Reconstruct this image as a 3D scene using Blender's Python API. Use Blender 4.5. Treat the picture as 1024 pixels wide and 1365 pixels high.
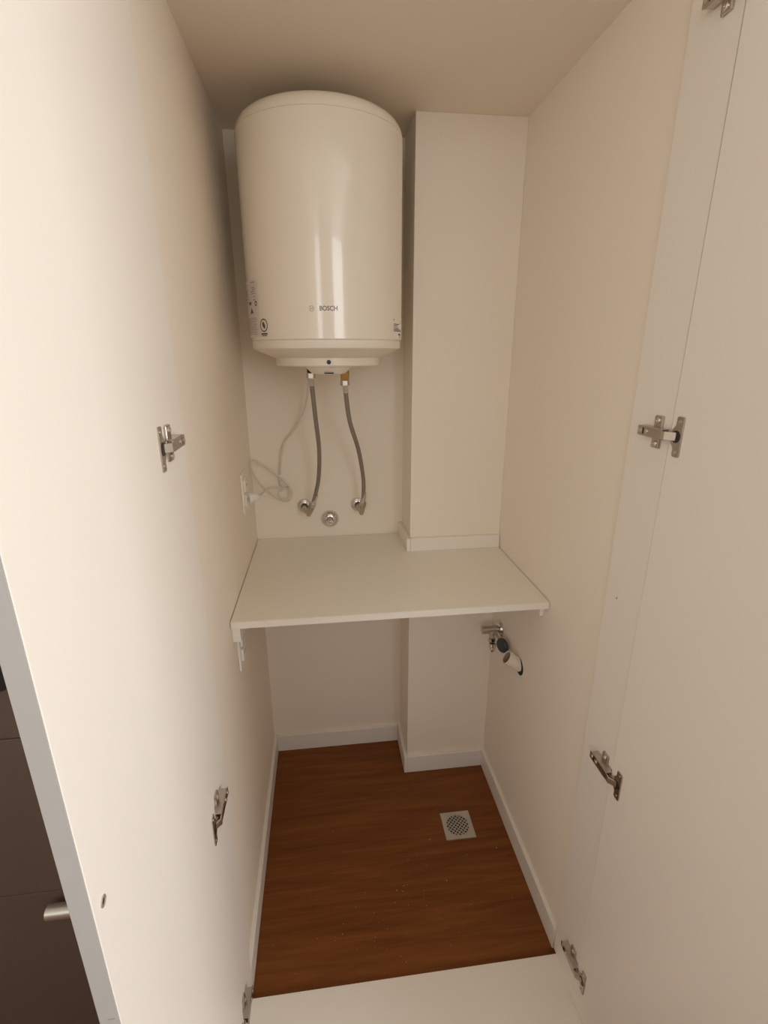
import bpy, bmesh, math, random
from mathutils import Vector, Matrix
random.seed(7)
scene = bpy.context.scene
for o in list(bpy.data.objects):
    bpy.data.objects.remove(o, do_unlink=True)
COL = scene.collection
PI = math.pi

# ------------------------------------------------------------------ camera
cam_d = bpy.data.cameras.new('camera')
cam = bpy.data.objects.new('camera', cam_d); COL.objects.link(cam)
F_PX = 662.17
cam_d.sensor_fit = 'HORIZONTAL'; cam_d.sensor_width = 36.0
cam_d.lens = F_PX / 1024 * 36.0
cam_d.clip_start = 0.02; cam_d.clip_end = 100
r_ = Vector((0.99267399, -0.12078435, -0.00308158))
u_ = Vector((0.0397283, 0.30221055, 0.95241296))
f_ = Vector((0.1141053, 0.945558, -0.30479511))
m = Matrix((r_, u_, -f_)).transposed().to_4x4()
m.translation = Vector((0.24077, -1.64308, 1.50767))
cam.matrix_world = m
scene.camera = cam

# ------------------------------------------------------------------ world, lights, exposure
world = bpy.data.worlds.new('world'); scene.world = world
world.use_nodes = True
bg = world.node_tree.nodes['Background']
bg.inputs[0].default_value = (0.97, 0.985, 1.0, 1)
bg.inputs[1].default_value = 1.0

def area(name, loc, rot, sx, sy, power, col):
    d = bpy.data.lights.new(name, 'AREA'); d.shape = 'RECTANGLE'
    d.size = sx; d.size_y = sy; d.energy = power; d.color = col
    o = bpy.data.objects.new(name, d); COL.objects.link(o)
    o.location = loc; o.rotation_euler = rot
    return o
# daylight entering by the two windows of the room (right and rear right), plus added fill
area('window_daylight_side', (2.56, -2.60, 1.45), (0, PI/2, 0), 1.3, 1.7, 61, (0.955, 0.98, 1.0))
area('window_daylight_rear', (1.45, -4.16, 1.93), (PI/2, 0, 0), 1.0, 1.16, 15, (0.955, 0.98, 1.0))
area('added_fill_rear_left', (-0.95, -4.16, 1.93), (PI/2, 0, 0), 1.5, 1.16, 16, (0.955, 0.98, 1.0))  # added soft frontal fill, set in an invented rear-left window
scene.view_settings.view_transform = 'Standard'
scene.view_settings.look = 'None'
scene.view_settings.gamma = 1.0
scene.view_settings.use_curve_mapping = False
scene.view_settings.exposure = 0.0
scene.cycles.max_bounces = 12
scene.cycles.diffuse_bounces = 8

# ------------------------------------------------------------------ materials
def new_mat(name):
    mt = bpy.data.materials.new(name); mt.use_nodes = True
    nt = mt.node_tree
    return mt, nt, nt.nodes['Principled BSDF']

def mat(name, col, rough=0.5, metal=0.0, var=0.03, scale=8.0, bump=0.0, bscale=200.0, coat=0.0, stretch=(1, 1, 1)):
    """plain procedural material: slight noise variation of the colour plus fine relief"""
    mt, nt, b = new_mat(name)
    L = nt.links
    tc = nt.nodes.new('ShaderNodeTexCoord')
    mp = nt.nodes.new('ShaderNodeMapping'); mp.inputs['Scale'].default_value = stretch
    L.new(tc.outputs['Object'], mp.inputs[0])
    n = nt.nodes.new('ShaderNodeTexNoise'); n.inputs['Scale'].default_value = scale
    n.inputs['Detail'].default_value = 4
    L.new(mp.outputs[0], n.inputs['Vector'])
    mx = nt.nodes.new('ShaderNodeMix'); mx.data_type = 'RGBA'
    mx.inputs[6].default_value = (*[c * (1 - var) for c in col], 1)
    mx.inputs[7].default_value = (*[min(1, c * (1 + var)) for c in col], 1)
    L.new(n.outputs[0], mx.inputs[0]); L.new(mx.outputs[2], b.inputs['Base Color'])
    b.inputs['Roughness'].default_value = rough
    b.inputs['Metallic'].default_value = metal
    if coat:
        b.inputs['Coat Weight'].default_value = coat; b.inputs['Coat Roughness'].default_value = 0.03
    if bump:
        n2 = nt.nodes.new('ShaderNodeTexNoise'); n2.inputs['Scale'].default_value = bscale
        L.new(mp.outputs[0], n2.inputs['Vector'])
        bp = nt.nodes.new('ShaderNodeBump'); bp.inputs['Strength'].default_value = bump
        bp.inputs['Distance'].default_value = 0.002
        L.new(n2.outputs[0], bp.inputs['Height']); L.new(bp.outputs[0], b.inputs['Normal'])
    return mt

def wood_mat():
    mt, nt, b = new_mat('oak_floor'); L = nt.links
    tc = nt.nodes.new('ShaderNodeTexCoord')
    mp = nt.nodes.new('ShaderNodeMapping'); mp.inputs['Scale'].default_value = (1.6, 22, 1)
    L.new(tc.outputs['Object'], mp.inputs[0])
    n = nt.nodes.new('ShaderNodeTexNoise'); n.inputs['Scale'].default_value = 1.7
    n.inputs['Detail'].default_value = 6; n.inputs['Roughness'].default_value = 0.6
    n.inputs['Distortion'].default_value = 0.5
    L.new(mp.outputs[0], n.inputs['Vector'])
    mp2 = nt.nodes.new('ShaderNodeMapping'); mp2.inputs['Scale'].default_value = (6, 160, 1)
    L.new(tc.outputs['Object'], mp2.inputs[0])
    n2 = nt.nodes.new('ShaderNodeTexNoise'); n2.inputs['Scale'].default_value = 1.5; n2.inputs['Detail'].default_value = 3
    L.new(mp2.outputs[0], n2.inputs['Vector'])
    ad = nt.nodes.new('ShaderNodeMath'); ad.operation = 'MULTIPLY_ADD'
    L.new(n2.outputs[0], ad.inputs[0]); ad.inputs[1].default_value = 0.35; L.new(n.outputs[0], ad.inputs[2])
    cr = nt.nodes.new('ShaderNodeValToRGB')
    cr.color_ramp.elements[0].position = 0.42; cr.color_ramp.elements[0].color = WOOD_D
    cr.color_ramp.elements[1].position = 0.88; cr.color_ramp.elements[1].color = WOOD_L
    L.new(ad.outputs[0], cr.inputs[0]); L.new(cr.outputs[0], b.inputs['Base Color'])
    b.inputs['Roughness'].default_value = 0.5; b.inputs['Specular IOR Level'].default_value = 0.3
    bp = nt.nodes.new('ShaderNodeBump'); bp.inputs['Strength'].default_value = 0.15; bp.inputs['Distance'].default_value = 0.001
    L.new(n2.outputs[0], bp.inputs['Height']); L.new(bp.outputs[0], b.inputs['Normal'])
    return mt
WOOD_D = (0.125, 0.034, 0.0050, 1); WOOD_L = (0.230, 0.077, 0.0145, 1)

def braid_mat():
    mt, nt, b = new_mat('steel_braid'); L = nt.links
    tc = nt.nodes.new('ShaderNodeTexCoord')
    hs = []
    for rot in (0.7, -0.7):
        mp = nt.nodes.new('ShaderNodeMapping'); mp.inputs['Rotation'].default_value = (0, rot, 0)
        L.new(tc.outputs['Object'], mp.inputs[0])
        w = nt.nodes.new('ShaderNodeTexWave'); w.inputs['Scale'].default_value = 130; w.bands_direction = 'Z'
        L.new(mp.outputs[0], w.inputs['Vector']); hs.append(w)
    ad = nt.nodes.new('ShaderNodeMath'); ad.operation = 'MULTIPLY'
    L.new(hs[0].outputs['Fac'], ad.inputs[0]); L.new(hs[1].outputs['Fac'], ad.inputs[1])
    cr = nt.nodes.new('ShaderNodeValToRGB')
    cr.color_ramp.elements[0].color = (0.22, 0.19, 0.16, 1); cr.color_ramp.elements[1].color = (0.60, 0.54, 0.48, 1)
    L.new(ad.outputs[0], cr.inputs[0]); L.new(cr.outputs[0], b.inputs['Base Color'])
    b.inputs['Metallic'].default_value = 0.75; b.inputs['Roughness'].default_value = 0.45
    bp = nt.nodes.new('ShaderNodeBump'); bp.inputs['Strength'].default_value = 0.4; bp.inputs['Distance'].default_value = 0.001
    L.new(ad.outputs[0], bp.inputs['Height']); L.new(bp.outputs[0], b.inputs['Normal'])
    return mt

M = dict(
    wall=mat('wall_paint', (0.86, 0.785, 0.682), 0.75, bump=0.10, bscale=90, var=0.015, scale=4),
    plaster=mat('patch_plaster', (0.84, 0.80, 0.74), 0.9, bump=0.4, bscale=120),
    trim=mat('white_lacquer', (0.82, 0.78, 0.72), 0.38, var=0.01),
    room=mat('room_paint', (0.82, 0.775, 0.70), 0.8, var=0.01, scale=4),
    board=mat('white_melamine', (0.84, 0.79, 0.72), 0.42, var=0.01, bump=0.03, bscale=400),
    worktop=mat('worktop_melamine', (0.83, 0.79, 0.695), 0.32, var=0.02, scale=30, bump=0.04, bscale=300, stretch=(1, 6, 1)),
    edge=mat('grey_edge_band', (0.42, 0.405, 0.385), 0.5, var=0.02),
    enamel=mat('white_enamel', (0.84, 0.775, 0.67), 0.16, var=0.005, coat=0.6),
    cap=mat('white_plastic', (0.83, 0.77, 0.675), 0.35, var=0.01),
    plastic=mat('socket_plastic', (0.84, 0.80, 0.74), 0.3, var=0.01),
    cord=mat('cord_plastic', (0.68, 0.62, 0.54), 0.45, var=0.02),
    chrome=mat('chrome', (0.72, 0.70, 0.67), 0.12, 1.0, var=0.02),
    nickel=mat('nickel_plate', (0.56, 0.51, 0.45), 0.28, 1.0, var=0.06, scale=60),
    screw=mat('screw_zinc', (0.66, 0.62, 0.56), 0.3, 1.0, var=0.05, scale=100),
    steel=mat('brushed_steel', (0.62, 0.59, 0.54), 0.38, 0.85, var=0.05, scale=40),
    brass=mat('brass', (0.50, 0.32, 0.11), 0.32, 1.0, var=0.15, scale=80),
    black=mat('black_plastic', (0.015, 0.015, 0.016), 0.4, var=0.1),
    navy=mat('dark_blue_plastic', (0.03, 0.04, 0.05), 0.4, var=0.1),
    dark=mat('painted_cavity_shade', (0.02, 0.015, 0.012), 0.8, var=0.1),  # near-black colour paints the shade inside holes and slots
    ink=mat('dark_print', (0.10, 0.075, 0.06), 0.6, var=0.05),
    paleink=mat('grey_print', (0.36, 0.30, 0.27), 0.6, var=0.05),
    logo=mat('metal_print_dark_reflection', (0.15, 0.115, 0.095), 0.3, 0.4, var=0.02),  # chrome lettering, base darkened to paint in a dark reflection
    emblem=mat('pale_metal_print', (0.42, 0.36, 0.30), 0.3, 0.4, var=0.02),
    sticker=mat('sticker_paper', (0.70, 0.635, 0.605), 0.5, var=0.02),
    sticker2=mat('sticker_clear_white', (0.86, 0.82, 0.77), 0.4, var=0.01),
    pvc=mat('pvc_pipe', (0.76, 0.68, 0.57), 0.35, var=0.03),
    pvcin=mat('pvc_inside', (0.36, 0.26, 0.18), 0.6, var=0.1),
    taupe=mat('taupe_laminate', (0.115, 0.083, 0.067), 0.5, var=0.03),
    crumb=mat('plaster_crumb', (0.42, 0.33, 0.25), 0.9, var=0.1),
)
M['wood'] = wood_mat()
M['braid'] = braid_mat()

# ------------------------------------------------------------------ mesh helpers
class MB:
    def __init__(s): s.bm = bmesh.new()
    def box(s, x0, x1, y0, y1, z0, z1, bev=0.0, seg=2, mtx=None):
        b = bmesh.new(); bmesh.ops.create_cube(b, size=1)
        for v in b.verts:
            v.co = Vector((x0 + (v.co.x + .5) * (x1 - x0), y0 + (v.co.y + .5) * (y1 - y0), z0 + (v.co.z + .5) * (z1 - z0)))
        if bev: bmesh.ops.bevel(b, geom=list(b.edges), offset=bev, segments=seg, affect='EDGES', profile=0.5)
        b.normal_update()
        return s._add(b, mtx, True)
    def _add(s, b, mtx=None, flat=False):
        b.normal_update()
        for f in b.faces:
            f.smooth = not (flat and max(abs(c) for c in f.normal) > 0.999)
        if mtx is not None: bmesh.ops.transform(b, matrix=mtx, verts=b.verts)
        bmesh.ops.recalc_face_normals(b, faces=b.faces)
        me = bpy.data.meshes.new('tmp'); b.to_mesh(me); b.free()
        s.bm.from_mesh(me); bpy.data.meshes.remove(me)
        return s
    def lathe(s, prof, n=48, mtx=None, cap=True):
        """prof: list of (r, h) revolved about +Z"""
        b = bmesh.new(); rings = []
        for r, h in prof:
            if r < 1e-6: rings.append([b.verts.new((0, 0, h))])
            else: rings.append([b.verts.new((r * math.cos(2*PI*k/n), r * math.sin(2*PI*k/n), h)) for k in range(n)])
        for a, c in zip(rings, rings[1:]):
            if len(a) == 1 and len(c) == 1: continue
            if len(a) == 1:
                for k in range(n): b.faces.new((a[0], c[k], c[(k+1) % n]))
            elif len(c) == 1:
                for k in range(n): b.faces.new((a[k], a[(k+1) % n], c[0]))
            else:
                for k in range(n): b.faces.new((a[k], a[(k+1) % n], c[(k+1) % n], c[k]))
        if cap:
            if len(rings[0]) > 1: b.faces.new(rings[0])
            if len(rings[-1]) > 1: b.faces.new(rings[-1])
        return s._add(b, mtx)
    def rod(s, p, q, r, r2=None, n=20):
        p, q = Vector(p), Vector(q); d = q - p
        mt = Matrix.Translation(p) @ d.to_track_quat('Z', 'Y').to_matrix().to_4x4()
        return s.lathe([(r, 0), (r if r2 is None else r2, d.length)], n, mt)
    def tube(s, pts, r, n=12, sub=6):
        P = catmull([Vector(p) for p in pts], sub)
        b = bmesh.new(); rings = []; up = Vector((0, 0, 1)); side = None
        for i, p in enumerate(P):
            t = (P[min(i+1, len(P)-1)] - P[max(i-1, 0)]).normalized()
            if side is None:
                side = t.orthogonal().normalized()
            side = (side - t * side.dot(t)).normalized(); bn = t.cross(side)
            rings.append([b.verts.new(p + (side * math.cos(2*PI*k/n) + bn * math.sin(2*PI*k/n)) * r) for k in range(n)])
        for a, c in zip(rings, rings[1:]):
            for k in range(n): b.faces.new((a[k], a[(k+1) % n], c[(k+1) % n], c[k]))
        b.faces.new(rings[0]); b.faces.new(rings[-1])
        return s._add(b)
    def prism(s, poly, z0, z1, bev=0.0, mtx=None):
        """poly: list of 2D points, extruded along Z"""
        b = bmesh.new()
        vs = [b.verts.new((x, y, z0)) for x, y in poly]
        f = b.faces.new(vs)
        e = bmesh.ops.extrude_face_region(b, geom=[f])
        for v in [g for g in e['geom'] if isinstance(g, bmesh.types.BMVert)]: v.co.z = z1
        if bev: bmesh.ops.bevel(b, geom=list(b.edges), offset=bev, segments=2, affect='EDGES')
        return s._add(b, mtx, True)
    def build(s, name, material, parent=None, smooth=True):
        me = bpy.data.meshes.new(name); s.bm.to_mesh(me); s.bm.free()
        me.materials.append(M[material])
        if not smooth:
            for p in me.polygons: p.use_smooth = False
        else:
            fl = [p.use_smooth for p in me.polygons]
            me.set_sharp_from_angle(angle=math.radians(25))
            for p, v in zip(me.polygons, fl): p.use_smooth = v
        o = bpy.data.objects.new(name, me); COL.objects.link(o)
        if parent: o.parent = parent
        return o
def catmull(P, sub):
    out = []
    for i in range(len(P) - 1):
        p0 = P[max(i-1, 0)]; p1 = P[i]; p2 = P[i+1]; p3 = P[min(i+2, len(P)-1)]
        for k in range(sub):
            t = k / sub
            out.append(0.5 * ((2*p1) + (p2-p0)*t + (2*p0-5*p1+4*p2-p3)*t*t + (3*p1-p0-3*p2+p3)*t**3))
    out.append(P[-1]); return out
def tag(o, label, cat, group=None):
    o['label'] = label; o['category'] = cat
    if group: o['group'] = group
    return o
def empty(name, loc=(0, 0, 0), label=None, cat=None, group=None):
    o = bpy.data.objects.new(name, None); COL.objects.link(o); o.location = loc; o.empty_display_size = 0.05
    if label: tag(o, label, cat, group)
    return o
def struct(o, label=None):
    o['kind'] = 'structure'
    if label: o['label'] = label
    return o
def copy_tree(o, parent=None):
    c = o.copy(); COL.objects.link(c); c.parent = parent
    for ch in o.children: copy_tree(ch, c)
    return c
def along(p, d):
    return Matrix.Translation(Vector(p)) @ Vector(d).to_track_quat('Z', 'Y').to_matrix().to_4x4()

# ------------------------------------------------------------------ measures of the place (metres)
W = 0.80; H = 2.088; XC = 0.503; YC = -0.167
ZC = 0.8985; CT = 0.018; YCF = -0.563
TB = 0.012; HB = 0.0715
YS = -0.798         # back edge of the side stiles
YF = -0.915         # front of the cupboard frame
YW = -0.805         # front plane of the room wall beside the cupboard
RX0, RX1, RY0, RH = -2.0, 2.6, -4.2, 2.6   # the room

# ------------------------------------------------------------------ structure: niche
b = MB(); b.box(-0.10, W + 0.10, YW, 0.10, -0.10, 0.0); struct(b.build('floor', 'wood', smooth=False), 'warm brown wood floor inside the cupboard')
b = MB(); b.box(-0.10, W + 0.10, YF, 0.10, H, H + 0.08); struct(b.build('ceiling', 'wall', smooth=False), 'cream painted ceiling of the cupboard')
b = MB(); b.box(-0.10, 0.0, YF + 0.005, 0.10, 0.0, H); struct(b.build('wall_left', 'wall', smooth=False), 'cream painted left side wall of the cupboard')
b = MB(); b.box(W, W + 0.10, YF + 0.005, 0.10, 0.0, H); struct(b.build('wall_right', 'wall', smooth=False), 'cream painted right side wall of the cupboard')
b = MB(); b.box(0.0, W, 0.0, 0.10, 0.0, H); struct(b.build('wall_back', 'wall', smooth=False), 'cream painted back wall of the cupboard')
b = MB(); b.box(XC, W, YC, 0.0, 0.0, H, 0.0015); struct(b.build('wall_column', 'wall'), 'boxed-out column in the right back corner')
# baseboards
b = MB(); b.box(0.0, TB, -0.80, 0.0, 0, HB, 0.002); struct(b.build('baseboard_left', 'trim'))
b = MB(); b.box(TB, XC - TB, -TB, 0.0, 0, HB, 0.002); struct(b.build('baseboard_back', 'trim'))
b = MB(); b.box(XC - TB, XC, YC - TB, 0.0, 0, HB, 0.002); struct(b.build('baseboard_column_side', 'trim'))
b = MB(); b.box(XC, W - TB, YC - TB, YC, 0, HB, 0.002); struct(b.build('baseboard_column_front', 'trim'))
b = MB(); b.box(W - TB, W, -0.80, YC, 0, HB, 0.002); struct(b.build('baseboard_right', 'trim'))
# cupboard front frame: two stiles, top rail, threshold
b = MB(); b.box(-0.02, TB + 0.001, YF, YS, 0.018, H, 0.001); struct(b.build('trim_1', 'board'), 'white stile board carrying the left hinges')
b = MB(); b.box(W - TB - 0.001, W + 0.02, YF, YS - 0.01, 0.018, H, 0.001)
t2 = b.build('trim_2', 'board'); struct(t2, 'white stile board carrying the right hinges')
b = MB(); b.rod((0.7885, -0.845, 1.058), (0.7862, -0.845, 1.058), 0.003, 0.0022, 10); b.build('hole_plug', 'edge', t2)
b = MB(); b.prism([(-0.02, -0.822), (-0.02, -0.9165), (-0.06, -0.9165), (-0.06, -0.985), (W + 0.10, -0.985), (W + 0.10, -0.9165), (W + 0.02, -0.9165), (W + 0.02, -0.822)], 0.0, 0.018, 0.001); struct(b.build('trim_3', 'board'), 'white threshold board across the cupboard bottom')
# ------------------------------------------------------------------ structure: the room in front
b = MB(); b.box(RX0, RX1, RY0, YW, -0.10, 0.0); struct(b.build('floor_room', 'wood', smooth=False))
b = MB(); b.box(RX0, RX1, RY0, YW + 0.1, RH, RH + 0.08); struct(b.build('ceiling_room', 'room', smooth=False))
b = MB(); b.box(RX0, -0.10, YW, YW + 0.1, 0, RH); b.box(W + 0.021, RX1, YF - 0.0005, YW + 0.1, 0, RH); b.box(W + 0.0035, RX1, YF - 0.022, YF - 0.0005, 0.0185, RH); b.box(-0.10, W + 0.10, YW - 0.1, YW + 0.1, H + 0.08, RH)  # narrow right lip is added to keep light out of the door gap
struct(b.build('wall_front', 'room', smooth=False))
b = MB(); b.box(RX0 - 0.1, RX0, RY0, YW, 0, RH); struct(b.build('wall_room_left', 'room', smooth=False))
b = MB(); b.box(-0.75, 1.45, -2.75, -2.60, 0, 1.10, 0.004); struct(b.build('added_shade_wall', 'taupe'))  # unseen blocker behind the camera, added to shade the lower cupboard
def wall_with_hole(name, axis, pos, a0, a1, h0, h1, w0, w1):
    b = MB()
    def bb(p0, p1, z0, z1):
        if axis == 'x': b.box(pos, pos + 0.1, p0, p1, z0, z1)
        else: b.box(p0, p1, pos - 0.1, pos, z0, z1)
    bb(w0, a0, 0, RH); bb(a1, w1, 0, RH); bb(a0, a1, h1, RH)
    if h0 > 0: bb(a0, a1, 0, h0)
    struct(b.build(name, 'room', smooth=False))
wall_with_hole('wall_room_right', 'x', RX1, -3.45, -1.75, 0.8, 2.1, RY0, YW)
wall_with_hole('wall_room_rear', 'y', RY0, 0.95, 1.95, 1.35, 2.52, 0.3, RX1)
wall_with_hole('wall_room_rear_left', 'y', RY0, -1.7, -0.2, 1.35, 2.52, RX0, 0.3)
def window(name, axis, pos, a0, a1, h0, h1):
    b = MB(); t = 0.03
    def bb(p0, p1, z0, z1):
        if axis == 'x': b.box(pos + .03, pos + .08, p0, p1, z0, z1, 0.003)
        else: b.box(p0, p1, pos - .08, pos - .03, z0, z1, 0.003)
    bb(a0, a0 + t, h0, h1); bb(a1 - t, a1, h0, h1); bb(a0, a1, h0, h0 + t); bb(a0, a1, h1 - t, h1)
    mid = (a0 + a1) / 2; bb(mid - t / 2, mid + t / 2, h0, h1)
    struct(b.build(name, 'trim'))
window('window_1', 'x', RX1, -3.45, -1.75, 0.8, 2.1)
window('added_window', 'y', RY0, -1.7, -0.2, 1.35, 2.52)  # frame of the invented opening that holds the added fill
window('window_2', 'y', RY0, 0.95, 1.95, 1.35, 2.52)

# ------------------------------------------------------------------ cupboard doors (open at a right angle)
DT = 0.018; DL = 0.395
def door(name, label, side):
    root = empty(name, label=label, cat='cupboard door')
    b = MB(); b.box(-DT, 0, -DL, 0, 0, 2.075, 0.0012)
    if side > 0: bmesh.ops.transform(b.bm, matrix=Matrix.Translation((DT, 0, 0)), verts=b.bm.verts)
    p = b.build('panel', 'board', root)
    b = MB()
    x0 = -DT if side < 0 else 0
    b.box(x0 + 0.0006, x0 + DT - 0.0006, -DL - 0.0008, -DL + 0.0002, 0.001, 2.074, 0.0)
    e = b.build('edge_banding', 'edge', root)
    return root, e
dl, dle = door('cupboard_door', 'open left white cupboard door with a screw hole, nearest the dark drawer unit', -1)
dl.location = (0.0190, -0.924, 0.021); dl.rotation_euler = (0, 0, math.radians(1.75))
b = MB(); b.lathe([(0.0026, 0.0), (0.0052, 0.0), (0.0052, 0.0007), (0.0042, 0.0012), (0.0026, 0.0004), (0.0026, -0.0001)], 24, along((0, -0.378, 1.026), (1, 0, 0)), cap=False)
b.build('screw_hole_ring', 'steel', dl)
b = MB(); b.lathe([(0.0026, 0.0003), (0.0, 0.0003)], 16, along((0, -0.378, 1.026), (1, 0, 0)), cap=False); b.build('screw_hole', 'dark', dl)
b = MB(); b.box(-0.010, -0.004, -DL - 0.0013, -DL - 0.0007, 0.90, 0.9012, mtx=None); b.build('scratch', 'paleink', dle)
dr, _ = door('cupboard_door', 'open right white cupboard door beside the thin dark gap line', 1)
dr.location = (0.7828, -0.9168, 0.021); dr.rotation_euler = (math.radians(0.16), 0, math.radians(1.3))

# ------------------------------------------------------------------ hinges
def make_hinge(side):
    """side +1: on the left stile, opens towards +X; -1: mirrored.  local: X = off the stile, Y = into cupboard, Z = up"""
    s = side
    def bx(b, n0, n1, y0, y1, z0, z1, bev=0.0006, mtx=None):
        if s < 0: n0, n1 = -n1, -n0
        return b.box(n0, n1, y0, y1, z0, z1, bev, 2, mtx)
    root = empty('cabinet_hinge')
    # cross-shaped mounting plate with two screwed wings
    b = MB()
    bx(b, 0.0, 0.0045, -0.009, 0.011, -0.0265, 0.0265, 0.0018)
    bx(b, 0.0, 0.006, -0.022, 0.030, -0.0075, 0.0075, 0.001)
    b.build('mounting_plate', 'nickel', root)
    for z in (-0.019, 0.019):
        b = MB(); b.lathe([(0.0052, 0), (0.0052, 0.0012), (0.0038, 0.0024), (0.0014, 0.0024), (0.0008, 0.0012), (0, 0.0012)], 16, along((s * 0.0044, 0.001, z), (s, 0, 0)))
        b.build('screw', 'screw', root)
    # hinge arm: channel over the plate
    b = MB()
    ymax, ymin = 0.033, -0.028
    bx(b, 0.0150, 0.0167, ymin, ymax, -0.0080, 0.0080, 0.0006)
    bx(b, 0.004, 0.0155, ymin, ymax - 0.004, -0.0086, -0.0070, 0.0004)
    bx(b, 0.004, 0.0155, ymin, ymax - 0.004, 0.0070, 0.0086, 0.0004)
    arm = b.build('arm', 'nickel', root)
    for y in (0.010, 0.026):
        b = MB(); b.lathe([(0.0042, 0), (0.0042, 0.0012), (0.0032, 0.0018), (0.0012, 0.0018), (0, 0.0008)], 16, along((s * 0.0165, y, 0), (s, 0, 0)))
        b.build('adjusting_screw', 'screw', arm)
    b = MB(); bx(b, 0.0165, 0.0169, 0.0165, 0.0200, -0.005, 0.005, 0.0); b.build('slot', 'dark', arm)
    # link: rounded nose at the arm's end, then a plate sloping down into the cup
    b = MB()
    CY, CN = -0.0525, (0.0055 if s > 0 else 0.0030)
    def plate(p, q, t, hz):                      # p, q = (n, y)
        d = Vector((q[0] - p[0], q[1] - p[1], 0)); L_ = d.length; a = math.atan2(s * d.x, -d.y)
        mt = Matrix.Translation((s * p[0], p[1], 0)) @ Matrix.Rotation(a, 4, 'Z')
        b.box(-t / 2, t / 2, -L_, 0, -hz, hz, 0.0006, 2, mt)
    plate((0.0150, -0.026), (0.0165, -0.037), 0.0030, 0.0064)
    plate((0.0172, -0.0355), (0.0040, -0.0500), 0.0030, 0.0064)
    plate((0.0110, -0.026), (0.0050, -0.0440), 0.0022, 0.0050)
    b.build('link', 'nickel', root)
    # cup flange on the door face, with its dark cup between flange and link
    poly = [(-0.006, -0.031), (0.006, -0.031), (0.0075, -0.029), (0.0075, -0.018), (0.0140, -0.0105), (0.0140, 0.0105), (0.0075, 0.018),
            (0.0075, 0.029), (0.006, 0.031), (-0.006, 0.031), (-0.0075, 0.029), (-0.0075, -0.029)]
    rot = Matrix(((0, 0, s, s * CN), (1, 0, 0, CY), (0, 1, 0, 0), (0, 0, 0, 1)))
    b = MB(); b.prism(poly, 0, 0.0034, 0.0005, rot)
    fl = b.build('cup_flange', 'nickel', root)
    b = MB(); b.lathe([(0.0, 0.0), (0.0095, 0.0), (0.0095, 0.0036), (0.0088, 0.0042), (0.0, 0.0040)], 24, along((s * CN, CY + 0.0035, 0), (s, 0, 0)))
    b.build('cup', 'black', fl)
    for z in (-0.0235, 0.0235):
        b = MB(); b.lathe([(0.0030, 0), (0.0030, 0.0008), (0.0010, 0.0010), (0, 0.0004)], 16, along((s * (CN + 0.0033), CY, z), (s, 0, 0)))
        b.build('screw', 'screw', fl)
    return root
HZ = [(0.127, 'lowest', 0.005), (0.704, 'second lowest', 0.005), (1.383, 'second highest', 0.0), (1.955, 'topmost', 0.0)]
for s, x, nm in ((1, TB + 0.001, 'left'), (-1, W - TB - 0.001, 'right')):
    proto = make_hinge(s)
    for i, (z, w, dy) in enumerate(HZ):
        h = proto if i == 0 else copy_tree(proto)
        h.location = (x, -0.888 - dy, z)
        extra = {'lowest': 'just above the white threshold', 'second lowest': 'below worktop level', 'second highest': 'at heater hose height',
                 'topmost': 'cut off by the photo\'s top edge'}[w]
        tag(h, f'nickel cup hinge on the {nm} door, {w} one, {extra}', 'hinge', 'cup hinges of the cupboard doors')

# ------------------------------------------------------------------ worktop with upstands
wt = empty('worktop', (0.4, -0.28, ZC - CT), 'white laminate worktop shelf with upstands under the water heater', 'worktop')
def child(o, root):
    o.parent = root; o.matrix_parent_inverse = Matrix.Translation(-root.location); return o
poly = [(0.0022, YCF), (W - 0.0022, YCF), (W - 0.0022, YC - 0.001), (XC - 0.001, YC - 0.001), (XC - 0.001, -0.003), (0.0022, -0.003)]
b = MB(); b.prism(poly, ZC - CT, ZC, 0.0006); child(b.build('board', 'worktop'), wt)
b = MB(); b.box(0.0035, W - 0.0035, YCF - 0.0007, YCF + 0.0001, ZC - CT + 0.0008, ZC - 0.0008); child(b.build('front_edging', 'board'), wt)
b = MB(); b.box(XC - 0.0125, XC - 0.0004, YC - 0.0125, -0.001, ZC + 0.0003, ZC + 0.044, 0.0008); child(b.build('upstand', 'board'), wt)
b = MB(); b.box(XC + 0.0003, W - 0.0022, YC - 0.0127, YC - 0.0004, ZC + 0.0003, ZC + 0.044, 0.0008); child(b.build('upstand', 'board'), wt)
b = MB(); b.box(0.0004, 0.020, -0.548, -0.10, ZC - CT - 0.045, ZC - CT, 0.001)
tag(b.build('support_batten', 'board'), 'white support batten under the worktop\'s left end', 'batten')
b = MB(); b.box(W - 0.013, W - 0.0004, -0.535, YC - 0.02, ZC - CT - 0.036, ZC - CT, 0.001)
tag(b.build('support_batten', 'board'), 'small white support batten under the worktop\'s right end', 'batten')

# ------------------------------------------------------------------ water heater
HX, HY, HR = 0.260, -0.222, 0.200
wh = empty('water_heater', (HX, HY, 1.45), 'white cylindrical electric water heater hung on the back wall', 'water heater')
def hp(b, name, material, parent=wh, smooth=True):
    o = b.build(name, material, None, smooth)
    bmw = Matrix.Translation((HX, HY, 0))
    o.data.transform(bmw)
    if parent is wh: child(o, wh)
    else: o.parent = parent
    return o
Z0, Z1 = 1.537, 1.991
b = MB(); b.lathe([(HR - 0.004, Z0), (HR, Z0 + 0.003), (HR, Z1 - 0.002), (HR - 0.003, Z1)], 128); body = hp(b, 'body', 'enamel')
prof = [(HR - 0.003, Z1 - 0.001)]
for k in range(9):
    a = k / 8 * math.radians(72); R2 = 0.033
    prof.append((HR - 0.001 - R2 + R2 * math.cos(a), Z1 + 0.0005 + R2 * math.sin(a)))
prof += [(0.12, 2.046), (0.08, 2.055), (0.04, 2.0595), (0.0, 2.061)]
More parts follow.
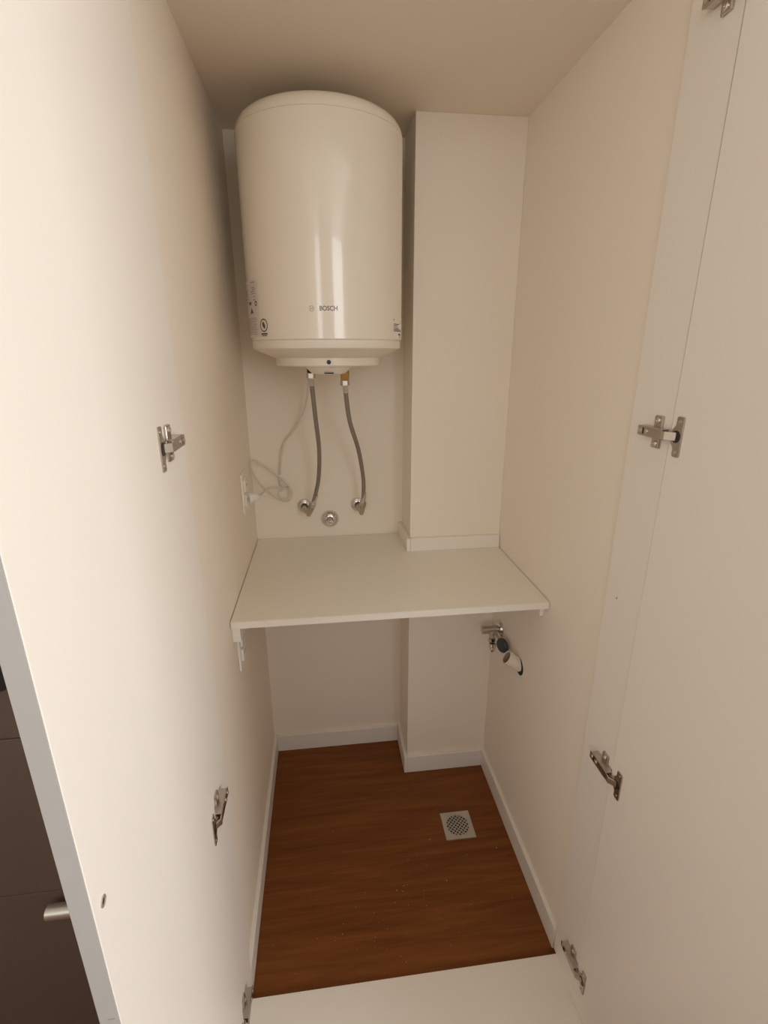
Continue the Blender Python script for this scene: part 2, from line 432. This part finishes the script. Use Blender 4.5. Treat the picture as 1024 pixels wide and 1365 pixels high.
b = MB(); b.lathe(prof, 128); hp(b, 'top_cap', 'enamel')
b = MB(); b.lathe([(0.0, 1.497), (0.142, 1.4965), (0.189, 1.5165), (0.1945, 1.519), (0.1955, 1.5215), (0.1955, Z0 + 0.0005), (0.0, Z0 + 0.0005)], 128); hp(b, 'bottom_cap', 'cap')
b = MB(); b.lathe([(0.0, 1.476), (0.136, 1.476), (0.1395, 1.479), (0.1400, 1.4965), (0.0, 1.4970)], 96); cover = hp(b, 'cover_ring', 'cap')
b = MB(); b.lathe([(0.0, 1.4545), (0.030, 1.4548), (0.040, 1.457), (0.047, 1.463), (0.055, 1.4725), (0.056, 1.4765)], 64, Matrix.Translation((0, -0.06, 0)) @ Matrix.Scale(1.06, 4, (1, 0, 0))); bowl = hp(b, 'wiring_cover', 'cap')
b = MB(); b.box(-0.012, 0.012, -0.1085, -0.100, 1.4578, 1.4604, 0.0005); hp(b, 'slot', 'dark', bowl)
b = MB(); b.lathe([(0.0, 0), (0.0052, 0), (0.0052, 0.0015), (0.0040, 0.0020), (0, 0.0020)], 20, along((0.0, -0.1395, 1.4868), (0, -1, 0))); hp(b, 'indicator_lamp', 'black', cover)
# prints and stickers wrapped on the body; arc position s (metres, 0 = front centre, + right), height z
def wrap(me, lift=0.0004):
    for v in me.vertices:
        s, z, d = v.co.x, v.co.y, v.co.z
        a = s / HR; r = HR + lift + d
        v.co = Vector((HX + r * math.sin(a), HY - r * math.cos(a), z))
def patch_bm(s0, s1, z0, z1, d=0.0):
    bm = bmesh.new(); n = max(1, int((s1 - s0) / 0.004))
    lo = [bm.verts.new((s0 + (s1 - s0) * k / n, z0, d)) for k in range(n + 1)]
    hi = [bm.verts.new((s0 + (s1 - s0) * k / n, z1, d)) for k in range(n + 1)]
    for k in range(n): bm.faces.new((lo[k], lo[k+1], hi[k+1], hi[k]))
    return bm
def wrapped(bms, name, material, parent, lift):
    bm = bmesh.new()
    for x in bms:
        me = bpy.data.meshes.new('t'); x.to_mesh(me); x.free(); bm.from_mesh(me); bpy.data.meshes.remove(me)
    me = bpy.data.meshes.new(name); bm.to_mesh(me); bm.free()
    wrap(me, lift); me.materials.append(M[material])
    for p in me.polygons: p.use_smooth = True
    o = bpy.data.objects.new(name, me); COL.objects.link(o)
    o.parent = parent
    return o
def ring_bm(cx, cz, r0, r1, a0=0, a1=2*PI, n=40, d=0.0):
    bm = bmesh.new(); pr = []
    for k in range(n + 1):
        a = a0 + (a1 - a0) * k / n
        pr.append((bm.verts.new((cx + r0 * math.cos(a), cz + r0 * math.sin(a), d)), bm.verts.new((cx + r1 * math.cos(a), cz + r1 * math.sin(a), d))))
    for p, q_ in zip(pr, pr[1:]): bm.faces.new((p[0], q_[0], q_[1], p[1]))
    return bm
def poly_bm(pts, d=0.0):
    bm = bmesh.new(); bm.faces.new([bm.verts.new((x, z, d)) for x, z in pts]); return bm
def text_bm(txt, x, z, size, bold=0.0, width=None):
    cu = bpy.data.curves.new('t', 'FONT'); cu.body = txt; cu.size = size; cu.offset = bold
    ob = bpy.data.objects.new('t', cu); COL.objects.link(ob)
    bpy.context.view_layer.update()
    me = bpy.data.meshes.new_from_object(ob.evaluated_get(bpy.context.evaluated_depsgraph_get()))
    bpy.data.objects.remove(ob); bpy.data.curves.remove(cu)
    bm = bmesh.new(); bm.from_mesh(me); bpy.data.meshes.remove(me)
    xs = [v.co.x for v in bm.verts]; ys = [v.co.y for v in bm.verts]
    k = 1.0 if width is None else width / (max(xs) - min(xs))
    for v in bm.verts: v.co = Vector((x + (v.co.x - min(xs)) * k, z + v.co.y - min(ys), 0))
    return bm
# maker's mark and name on the front
ZL = 1.6045; SL = -0.0300
wrapped([text_bm('BOSCH', -0.0175, ZL - 0.0048, 0.0140, 0.0003, 0.0405)], 'brand_lettering', 'logo', body, 0.0004)
wrapped([ring_bm(SL - 0.0055, ZL, 0.0052, 0.0062), poly_bm([(SL - 0.0085, ZL - 0.0040), (SL - 0.0074, ZL - 0.0045), (SL - 0.0074, ZL + 0.0045), (SL - 0.0085, ZL + 0.0040)]),
         poly_bm([(SL - 0.0036, ZL - 0.0045), (SL - 0.0025, ZL - 0.0040), (SL - 0.0025, ZL + 0.0040), (SL - 0.0036, ZL + 0.0045)]),
         poly_bm([(SL - 0.0074, ZL - 0.0006), (SL - 0.0036, ZL - 0.0006), (SL - 0.0036, ZL + 0.0006), (SL - 0.0074, ZL + 0.0006)])], 'brand_emblem', 'emblem', body, 0.0004)
# rating sticker at the left flank
S0, S1 = -0.310, -0.189
st = wrapped([patch_bm(S0, S1, 1.545, 1.675)], 'rating_sticker', 'sticker', body, 0.0004)
st['label'] = 'pinkish white rating sticker'
bars = []
random.seed(3)
for z in [1.668, 1.656, 1.652, 1.648, 1.643, 1.636, 1.629]:
    bars.append(patch_bm(S1 - 0.034 + random.random() * 0.012, S1 - 0.008 - random.random() * 0.006, z, z + 0.0022))
    bars.append(patch_bm(S0 + 0.01, S0 + 0.06, z - 0.002, z))
for k in range(11):
    z = 1.589 - k * 0.0037
    bars.append(patch_bm(S0 + 0.008, S1 - 0.006 - random.random() * 0.012, z, z + 0.0012))
wrapped(bars, 'fine_print', 'paleink', st, 0.0007)
wrapped([ring_bm(S1 - 0.0105, 1.6215, 0.0028, 0.0062, n=28), poly_bm([(S1 - 0.050, 1.600), (S1 - 0.026, 1.600), (S1 - 0.038, 1.614)]),
         patch_bm(S1 - 0.055, S1 - 0.038, 1.620, 1.627)], 'warning_marks', 'ink', st, 0.0007)
# round seal beside it
SB, ZB = -0.171, 1.5715
wrapped([ring_bm(SB, ZB, 0.0122, 0.0150), patch_bm(SB - 0.0125, SB + 0.0125, ZB - 0.0212, ZB - 0.0175), patch_bm(SB - 0.010, SB + 0.010, ZB - 0.0245, ZB - 0.0225)], 'seal_print', 'ink', body, 0.0004)
wrapped([poly_bm([(SB - 0.0055, ZB + 0.0075), (SB - 0.0055, ZB - 0.001), (SB + 0.001, ZB - 0.0075), (SB + 0.0055, ZB - 0.0065), (SB + 0.0055, ZB + 0.001), (SB, ZB + 0.0075)])], 'seal_centre', 'ink', body, 0.0004)
# small data print at the right flank
SR0, SR1 = 0.192, 0.250
dp = wrapped([patch_bm(SR0 - 0.004, SR1, 1.5425, 1.578)], 'data_sticker', 'sticker2', body, 0.0004)
bars = [patch_bm(SR0, SR0 + 0.003, 1.584, 1.5885)]
for z, l in [(1.5755, 0.034), (1.5715, 0.022), (1.5665, 0.032), (1.5625, 0.050), (1.5595, 0.052)]:
    bars.append(patch_bm(SR0, SR0 + l, z, z + 0.0018))
bars.append(patch_bm(SR0 + 0.030, SR0 + 0.050, 1.5505, 1.5545)); bars.append(patch_bm(SR0 + 0.038, SR0 + 0.048, 1.5455, 1.548))
wrapped(bars, 'fine_print', 'ink', dp, 0.0007)

# ------------------------------------------------------------------ flexible hoses
def hex_nut(b, p, d, r, h):
    b.lathe([(r * 0.86, 0), (r, h * 0.12), (r, h * 0.88), (r * 0.86, h)], 6, along(p, d))
def hose(label, pts, top_brass):
    root = empty('flexible_hose', pts[-1], label, 'hose', 'braided hoses of the water heater')
    P = [Vector(p) for p in pts]
    def c(o): return child(o, root)
    b = MB(); b.tube(P[1:-1], 0.0064, 18, 8); c(b.build('braided_tube', 'braid'))
    b = MB(); d = (P[2] - P[1]).normalized()
    b.rod(P[1] - d * 0.001, P[1] + d * 0.022, 0.0074, None, 20); c(b.build('ferrule', 'steel'))
    b = MB(); hex_nut(b, P[1] + Vector((0, 0, -0.003)), (0, 0, 1), 0.0125, 0.016); c(b.build('nut', 'chrome'))
    if top_brass:
        b = MB(); b.lathe([(0.0105, 0), (0.0120, 0.003), (0.0120, 0.022), (0.0105, 0.026), (0.0105, 0.0375)], 8, along(P[1] + Vector((0, 0, 0.013)), (0, 0, 1))); c(b.build('brass_fitting', 'brass'))
    else:
        b = MB(); b.rod(P[1] + Vector((0, 0, 0.012)), P[1] + Vector((0, 0, 0.0305)), 0.0098, None, 20); c(b.build('inlet_pipe', 'black'))
    d = (P[-1] - P[-2]).normalized()
    b = MB(); b.rod(P[-2] - d * 0.03, P[-2] + d * 0.004, 0.0074, None, 20); c(b.build('ferrule', 'steel'))
    b = MB(); hex_nut(b, P[-2], d, 0.0115, 0.018); b.rod(P[-2] + d * 0.018, P[-1], 0.0105, 0.0065, 18); c(b.build('nut', 'nickel'))
    return root
LH = [[0.2114, -0.222, 1.4568], [0.212, -0.22, 1.444], [0.2193, -0.185, 1.3241], [0.2249, -0.145, 1.2291], [0.2179, -0.1, 1.125], [0.1975, -0.077, 1.044], [0.179, -0.070, 0.9985]]
RH_ = [[0.3058, -0.222, 1.47], [0.3045, -0.22, 1.424], [0.3163, -0.19, 1.3229], [0.3442, -0.14, 1.2251], [0.3612, -0.095, 1.119], [0.3604, -0.077, 1.0428], [0.3545, -0.070, 0.9955]]
hose('steel braided hose at the heater\'s left connection, ending at the left wall valve', LH, False)
hose('steel braided hose with brass fitting at the heater\'s right connection', RH_, True)

# ------------------------------------------------------------------ wall outlets for the hoses and the round stop valve
def wall_elbow(x, z, label, tip):
    root = empty('wall_valve', (x, 0, z), label, 'valve', 'chrome wall connections')
    def c(o): return child(o, root)
    b = MB(); b.lathe([(0.0245, 0.0), (0.0245, 0.002), (0.022, 0.007), (0.016, 0.0105), (0.0125, 0.0115), (0.0115, 0.006)], 40, along((x, -0.0005, z), (0, -1, 0)), cap=False); c(b.build('rosette', 'chrome'))
    b = MB(); b.rod((x, -0.0005, z), (x, -0.046, z), 0.0085, None, 20); c(b.build('stub', 'nickel'))
    t = Vector(tip); p = Vector((x, -0.040, z)); d = (t - p)
    b = MB(); b.rod(p - d * 0.15, p + d * 0.95, 0.0095, 0.0080, 18); c(b.build('elbow', 'nickel'))
    return root
wall_elbow(0.1657, 1.0123, 'chrome wall valve where the left braided hose ends', (0.182, -0.066, 1.004))
wall_elbow(0.3477, 1.0104, 'chrome wall valve where the right braided hose ends', (0.356, -0.066, 1.002))
sv = empty('stop_valve', (0.2505, 0, 0.9627), 'round chrome dome stop valve between and below the hose valves', 'valve')
b = MB(); b.lathe([(0.0305, 0.0), (0.0305, 0.0025), (0.0285, 0.008), (0.023, 0.0145), (0.016, 0.0185), (0.0125, 0.0195)], 48, along((0.2505, -0.0005, 0.9627), (0, -1, 0))); child(b.build('rosette', 'chrome'), sv)
b = MB(); b.lathe([(0.0128, 0.0), (0.0128, 0.020), (0.0110, 0.0235), (0.0070, 0.024)], 32, along((0.2505, -0.019, 0.9627), (0, -1, -0.12))); child(b.build('neck', 'chrome'), sv)
b = MB(); b.lathe([(0.0068, 0.0), (0.0068, 0.008), (0.0050, 0.012), (0.0, 0.0135)], 24, along((0.2505, -0.0415, 0.960), (0, -1, -0.12))); child(b.build('spindle_cap', 'chrome'), sv)
for sx in (-1, 1):
    b = MB(); b.box(0.2505 + sx * 0.0185 - 0.003, 0.2505 + sx * 0.0185 + 0.003, -0.0225, -0.012, 0.978, 0.981, 0.0006); child(b.build('lug', 'nickel'), sv)

# ------------------------------------------------------------------ sockets and power cord
def socket(loc, label, plugged):
    root = empty('wall_socket', loc, label, 'socket', 'wall sockets on the left wall')
    x, y, z = loc
    b = MB(); b.box(0.0003, 0.0065, y - 0.039, y + 0.039, z - 0.059, z + 0.059, 0.0025, 3); pl = child(b.build('plate', 'plastic'), root)
    for k, dz in enumerate((0.021, -0.021)):
        b = MB(); b.box(0.006, 0.0115, y - 0.022, y + 0.022, z + dz - 0.017, z + dz + 0.017, 0.001); child(b.build('module', 'plastic'), root)
        for dy in (-0.0095, 0, 0.0095):
            b = MB(); b.rod((0.0113, y + dy, z + dz), (0.01165, y + dy, z + dz), 0.0024, None, 10); child(b.build('pin_hole', 'dark'), root)
    return root
socket((0, -0.200, 1.122), 'white wall socket above the worktop with a plug in it', True)
socket((0, -0.470, 0.782), 'white wall socket under the worktop on the left wall', False)
cord_pts = [[0.2052, -0.1, 1.474], [0.1959, -0.06, 1.3888], [0.1785, -0.04, 1.3299], [0.1469, -0.03, 1.275], [0.1104, -0.022, 1.2287], [0.096, -0.018, 1.1592], [0.0919, -0.018, 1.096], [0.1091, -0.018, 1.085], [0.1237, -0.03, 1.0853], [0.1274, -0.03, 1.0646], [0.1162, -0.03, 1.0416], [0.0904, -0.04, 1.0481], [0.0546, -0.05, 1.0778], [0.0276, -0.06, 1.114], [0.012, -0.07, 1.1538], [0.009, -0.07, 1.1804], [0.0189, -0.06, 1.1852], [0.0514, -0.05, 1.1626], [0.0863, -0.04, 1.132], [0.1172, -0.038, 1.0983], [0.1275, -0.037, 1.0709], [0.1191, -0.038, 1.0493], [0.0973, -0.045, 1.0528], [0.0861, -0.045, 1.0686], [0.0992, -0.042, 1.0836], [0.0718, -0.07, 1.0979], [0.050, -0.13, 1.1005], [0.042, -0.18, 1.101]]
pc = empty('power_cord', (0.04, -0.19, 1.10), 'white power cord looped on the back wall with its plug in the left socket', 'power cord')
b = MB(); b.tube(cord_pts, 0.0034, 16, 8); child(b.build('cable', 'cord'), pc)
b = MB(); b.lathe([(0.014, 0), (0.016, 0.003), (0.016, 0.016), (0.012, 0.026), (0.006, 0.034), (0.0045, 0.036)], 24, along((0.0118, -0.200, 1.101), (0.75, 0.5, 0.0))); child(b.build('plug', 'plastic'), pc)
b = MB(); b.rod((0.0925, -0.018, 1.112), (0.092, -0.018, 1.128), 0.0052, None, 12); child(b.build('cable_tie', 'plastic'), pc)

# ------------------------------------------------------------------ tap and waste pipe on the right wall
tp = empty('washing_machine_tap', (W, -0.245, 0.632), 'chrome wall tap with dark handle under the worktop on the right', 'tap')
c_ = lambda o: child(o, tp)
ty, tz = -0.242, 0.632
b = MB(); b.lathe([(0.029, 0), (0.029, 0.003), (0.026, 0.009), (0.018, 0.013), (0.013, 0.014)], 40, along((W - 0.0003, ty, tz), (-1, 0, 0))); c_(b.build('rosette', 'chrome'))
b = MB(); b.rod((W - 0.005, ty, tz), (W - 0.060, ty, tz), 0.0125, None, 24); b.rod((W - 0.048, ty, tz), (W - 0.064, ty, tz), 0.0145, 0.0135, 24); c_(b.build('body', 'nickel'))
b = MB(); b.rod((W - 0.034, ty, tz), (W - 0.034, ty - 0.020, tz - 0.026), 0.0085, 0.0100, 20); hex_nut(b, (W - 0.034, ty - 0.018, tz - 0.022), (0, -0.45, -0.9), 0.0130, 0.014)
c_(b.build('outlet', 'chrome'))
b = MB(); b.lathe([(0.008, 0), (0.0125, 0.002), (0.0125, 0.012), (0.009, 0.015), (0.0095, 0.022), (0.007, 0.028)], 24, along((W - 0.034, ty - 0.026, tz - 0.036), (0, -0.2, -1))); c_(b.build('hose_tail', 'chrome'))
b = MB(); b.rod((W - 0.024, ty - 0.008, tz - 0.004), (W - 0.020, ty - 0.070, tz - 0.012), 0.005, None, 16); c_(b.build('stem', 'nickel'))
b = MB(); b.lathe([(0.0, 0), (0.022, 0.0), (0.0235, 0.003), (0.0235, 0.009), (0.021, 0.0125), (0.0, 0.0135)], 32, along((W - 0.016, ty - 0.078, tz - 0.012), (-0.94, -0.34, 0)))
c_(b.build('handle', 'navy'))
# waste stub
wp = empty('waste_pipe', (W, -0.405, 0.607), 'cream plastic waste pipe stub in a hole below the tap', 'pipe')
c_ = lambda o: child(o, wp)
P0 = Vector((W + 0.004, -0.412, 0.606)); D = Vector((-0.80, 0.10, 0.52)).normalized()
b = MB(); b.lathe([(0.0200, 0), (0.0200, 0.038), (0.0222, 0.0385), (0.0222, 0.052), (0.0205, 0.0535), (0.0180, 0.0535), (0.0180, 0.010)], 32, along(P0, D), cap=False); c_(b.build('tube', 'pvc'))
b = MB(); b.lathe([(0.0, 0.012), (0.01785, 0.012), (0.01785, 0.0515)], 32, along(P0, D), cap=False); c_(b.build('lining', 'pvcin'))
b = MB(); b.lathe([(0.0, 0.0), (0.027, 0.0), (0.027, 0.0012), (0, 0.0012)], 32, along((W - 0.0002, -0.415, 0.606), (-1, 0, 0))); c_(b.build('wall_hole_shade', 'dark'))  # flat dark disc painted as the shadow in the wall opening
b = MB()
bm = b.bm
pp = [(0.018, -0.026), (0.03, -0.04), (0.022, -0.066), (0.004, -0.072), (-0.014, -0.060), (-0.020, -0.038), (-0.012, -0.026), (0.002, -0.03)]
rotp = Matrix(((0, 0, -1, W - 0.0002), (1, 0, 0, -0.428), (0, 1, 0, 0.606), (0, 0, 0, 1)))
b.prism(pp, 0, 0.0016, 0.0005, rotp); c_(b.build('plaster_patch', 'plaster'))

# ------------------------------------------------------------------ floor drain
fd = empty('floor_drain', (0.6335, -0.4175, 0), 'square steel floor drain with round crossed grate', 'floor drain')
hw = 0.0495; Rg = 0.0405
b = MB(); bm = b.bm
n = 64; inner = []; outer = []; il = []; ol = []
for k in range(n):
    a = 2 * PI * k / n; cx, sy = math.cos(a), math.sin(a); sc = hw / max(abs(cx), abs(sy))
    inner.append(bm.verts.new((Rg * cx, Rg * sy, 0.0035))); outer.append(bm.verts.new((sc * cx, sc * sy, 0.0035)))
    il.append(bm.verts.new((Rg * cx, Rg * sy, 0.0004))); ol.append(bm.verts.new((sc * cx * 1.01, sc * sy * 1.01, 0.0004)))
for k in range(n):
    j = (k + 1) % n
    bm.faces.new((inner[k], outer[k], outer[j], inner[j])); bm.faces.new((inner[j], il[j], il[k], inner[k])); bm.faces.new((outer[k], ol[k], ol[j], outer[j]))
bmesh.ops.recalc_face_normals(bm, faces=bm.faces)
b.build('frame', 'steel', fd)
b = MB(); b.lathe([(0.0, 0.0006), (Rg, 0.0006)], 48, cap=False); b.build('drain_hole_shade', 'dark', fd)  # flat black disc painted as the shadow below the grate
b = MB(); b.lathe([(Rg - 0.0035, 0.0032), (Rg - 0.0003, 0.0034), (Rg - 0.0003, 0.001), (Rg - 0.0035, 0.001), (Rg - 0.0035, 0.0032)], 48, cap=False); b.build('grate_rim', 'steel', fd)
for dirn in (1, -1):
    for k in range(-3, 4):
        o = k * 0.0094; L_ = math.sqrt((Rg - 0.002) ** 2 - o * o)
        if abs(k) > 3: continue
        b = MB(); b.box(-L_, L_, o - 0.0017, o + 0.0017, 0.0012, 0.0033, 0.0004, 1, Matrix.Rotation(dirn * PI / 4, 4, 'Z')); b.build('grate_bar', 'steel', fd)

# ------------------------------------------------------------------ drawer unit beside the left door
cu = empty('drawer_unit', (-0.36, YW, 0), 'dark taupe drawer unit seen past the left door\'s edge', 'drawer unit')
c_ = lambda o: child(o, cu)
yb, yf = YW - 0.002, YW - 0.022
b = MB(); b.box(-0.92, -0.115, yf, yb, 0.0, 1.60, 0.001); c_(b.build('carcass', 'taupe'))
yd = yf - 0.018
for z0, z1 in ((0.03, 0.473), (0.475, 0.851), (0.853, 1.58)):
    b = MB(); b.box(-0.915, -0.118, yd, yf, z0, z1, 0.0015); d_ = c_(b.build('drawer_front', 'taupe'))
    if z0 == 0.03:
        hm = MB(); hm.rod((-0.341, yd - 0.025, 0.452), (-0.160, yd - 0.025, 0.452), 0.0145, None, 24); hb = hm.build('handle', 'steel')
        hb.parent = d_
        for xx in (-0.300, -0.200):
            hm = MB(); hm.rod((xx, yd, 0.452), (xx, yd - 0.025, 0.452), 0.006, None, 14); hh = hm.build('handle_post', 'steel')
            hh.parent = d_
b = MB(); b.prism([(-0.60 + 0.0, 0.955), (-0.330, 0.955), (-0.322, 0.957), (-0.316, 0.962), (-0.313, 0.970), (-0.312, 0.978), (-0.312, 1.45), (-0.60, 1.45)], 0, 0.006, 0.001, Matrix(((1, 0, 0, 0), (0, 0, -1, yd), (0, 1, 0, 0), (0, 0, 0, 1)))); c_(b.build('dark_panel', 'black'))

# ------------------------------------------------------------------ crumbs of plaster on the floor
random.seed(11)
bm = bmesh.new()
for k in range(90):
    if k < 60: x = random.gauss(0.40, 0.10); y = random.gauss(-0.66, 0.07)
    else: x = random.uniform(0.04, 0.74); y = random.uniform(-0.79, -0.35)
    x = min(max(x, 0.03), 0.76); y = min(max(y, -0.80), -0.30)
    r = random.uniform(0.0004, 0.0012) * (1.6 if random.random() < 0.08 else 1)
    ret = bmesh.ops.create_icosphere(bm, subdivisions=1, radius=r, matrix=Matrix.Translation((x, y, r * 0.35)) @ Matrix.Diagonal((random.uniform(.7, 1.5), random.uniform(.7, 1.3), 0.4, 1)))
me = bpy.data.meshes.new('plaster_crumbs'); bm.to_mesh(me); bm.free(); me.materials.append(M['crumb'])
o = bpy.data.objects.new('plaster_crumbs', me); COL.objects.link(o)
o['kind'] = 'stuff'; tag(o, 'fine pale plaster crumbs scattered on the wood floor', 'crumbs')
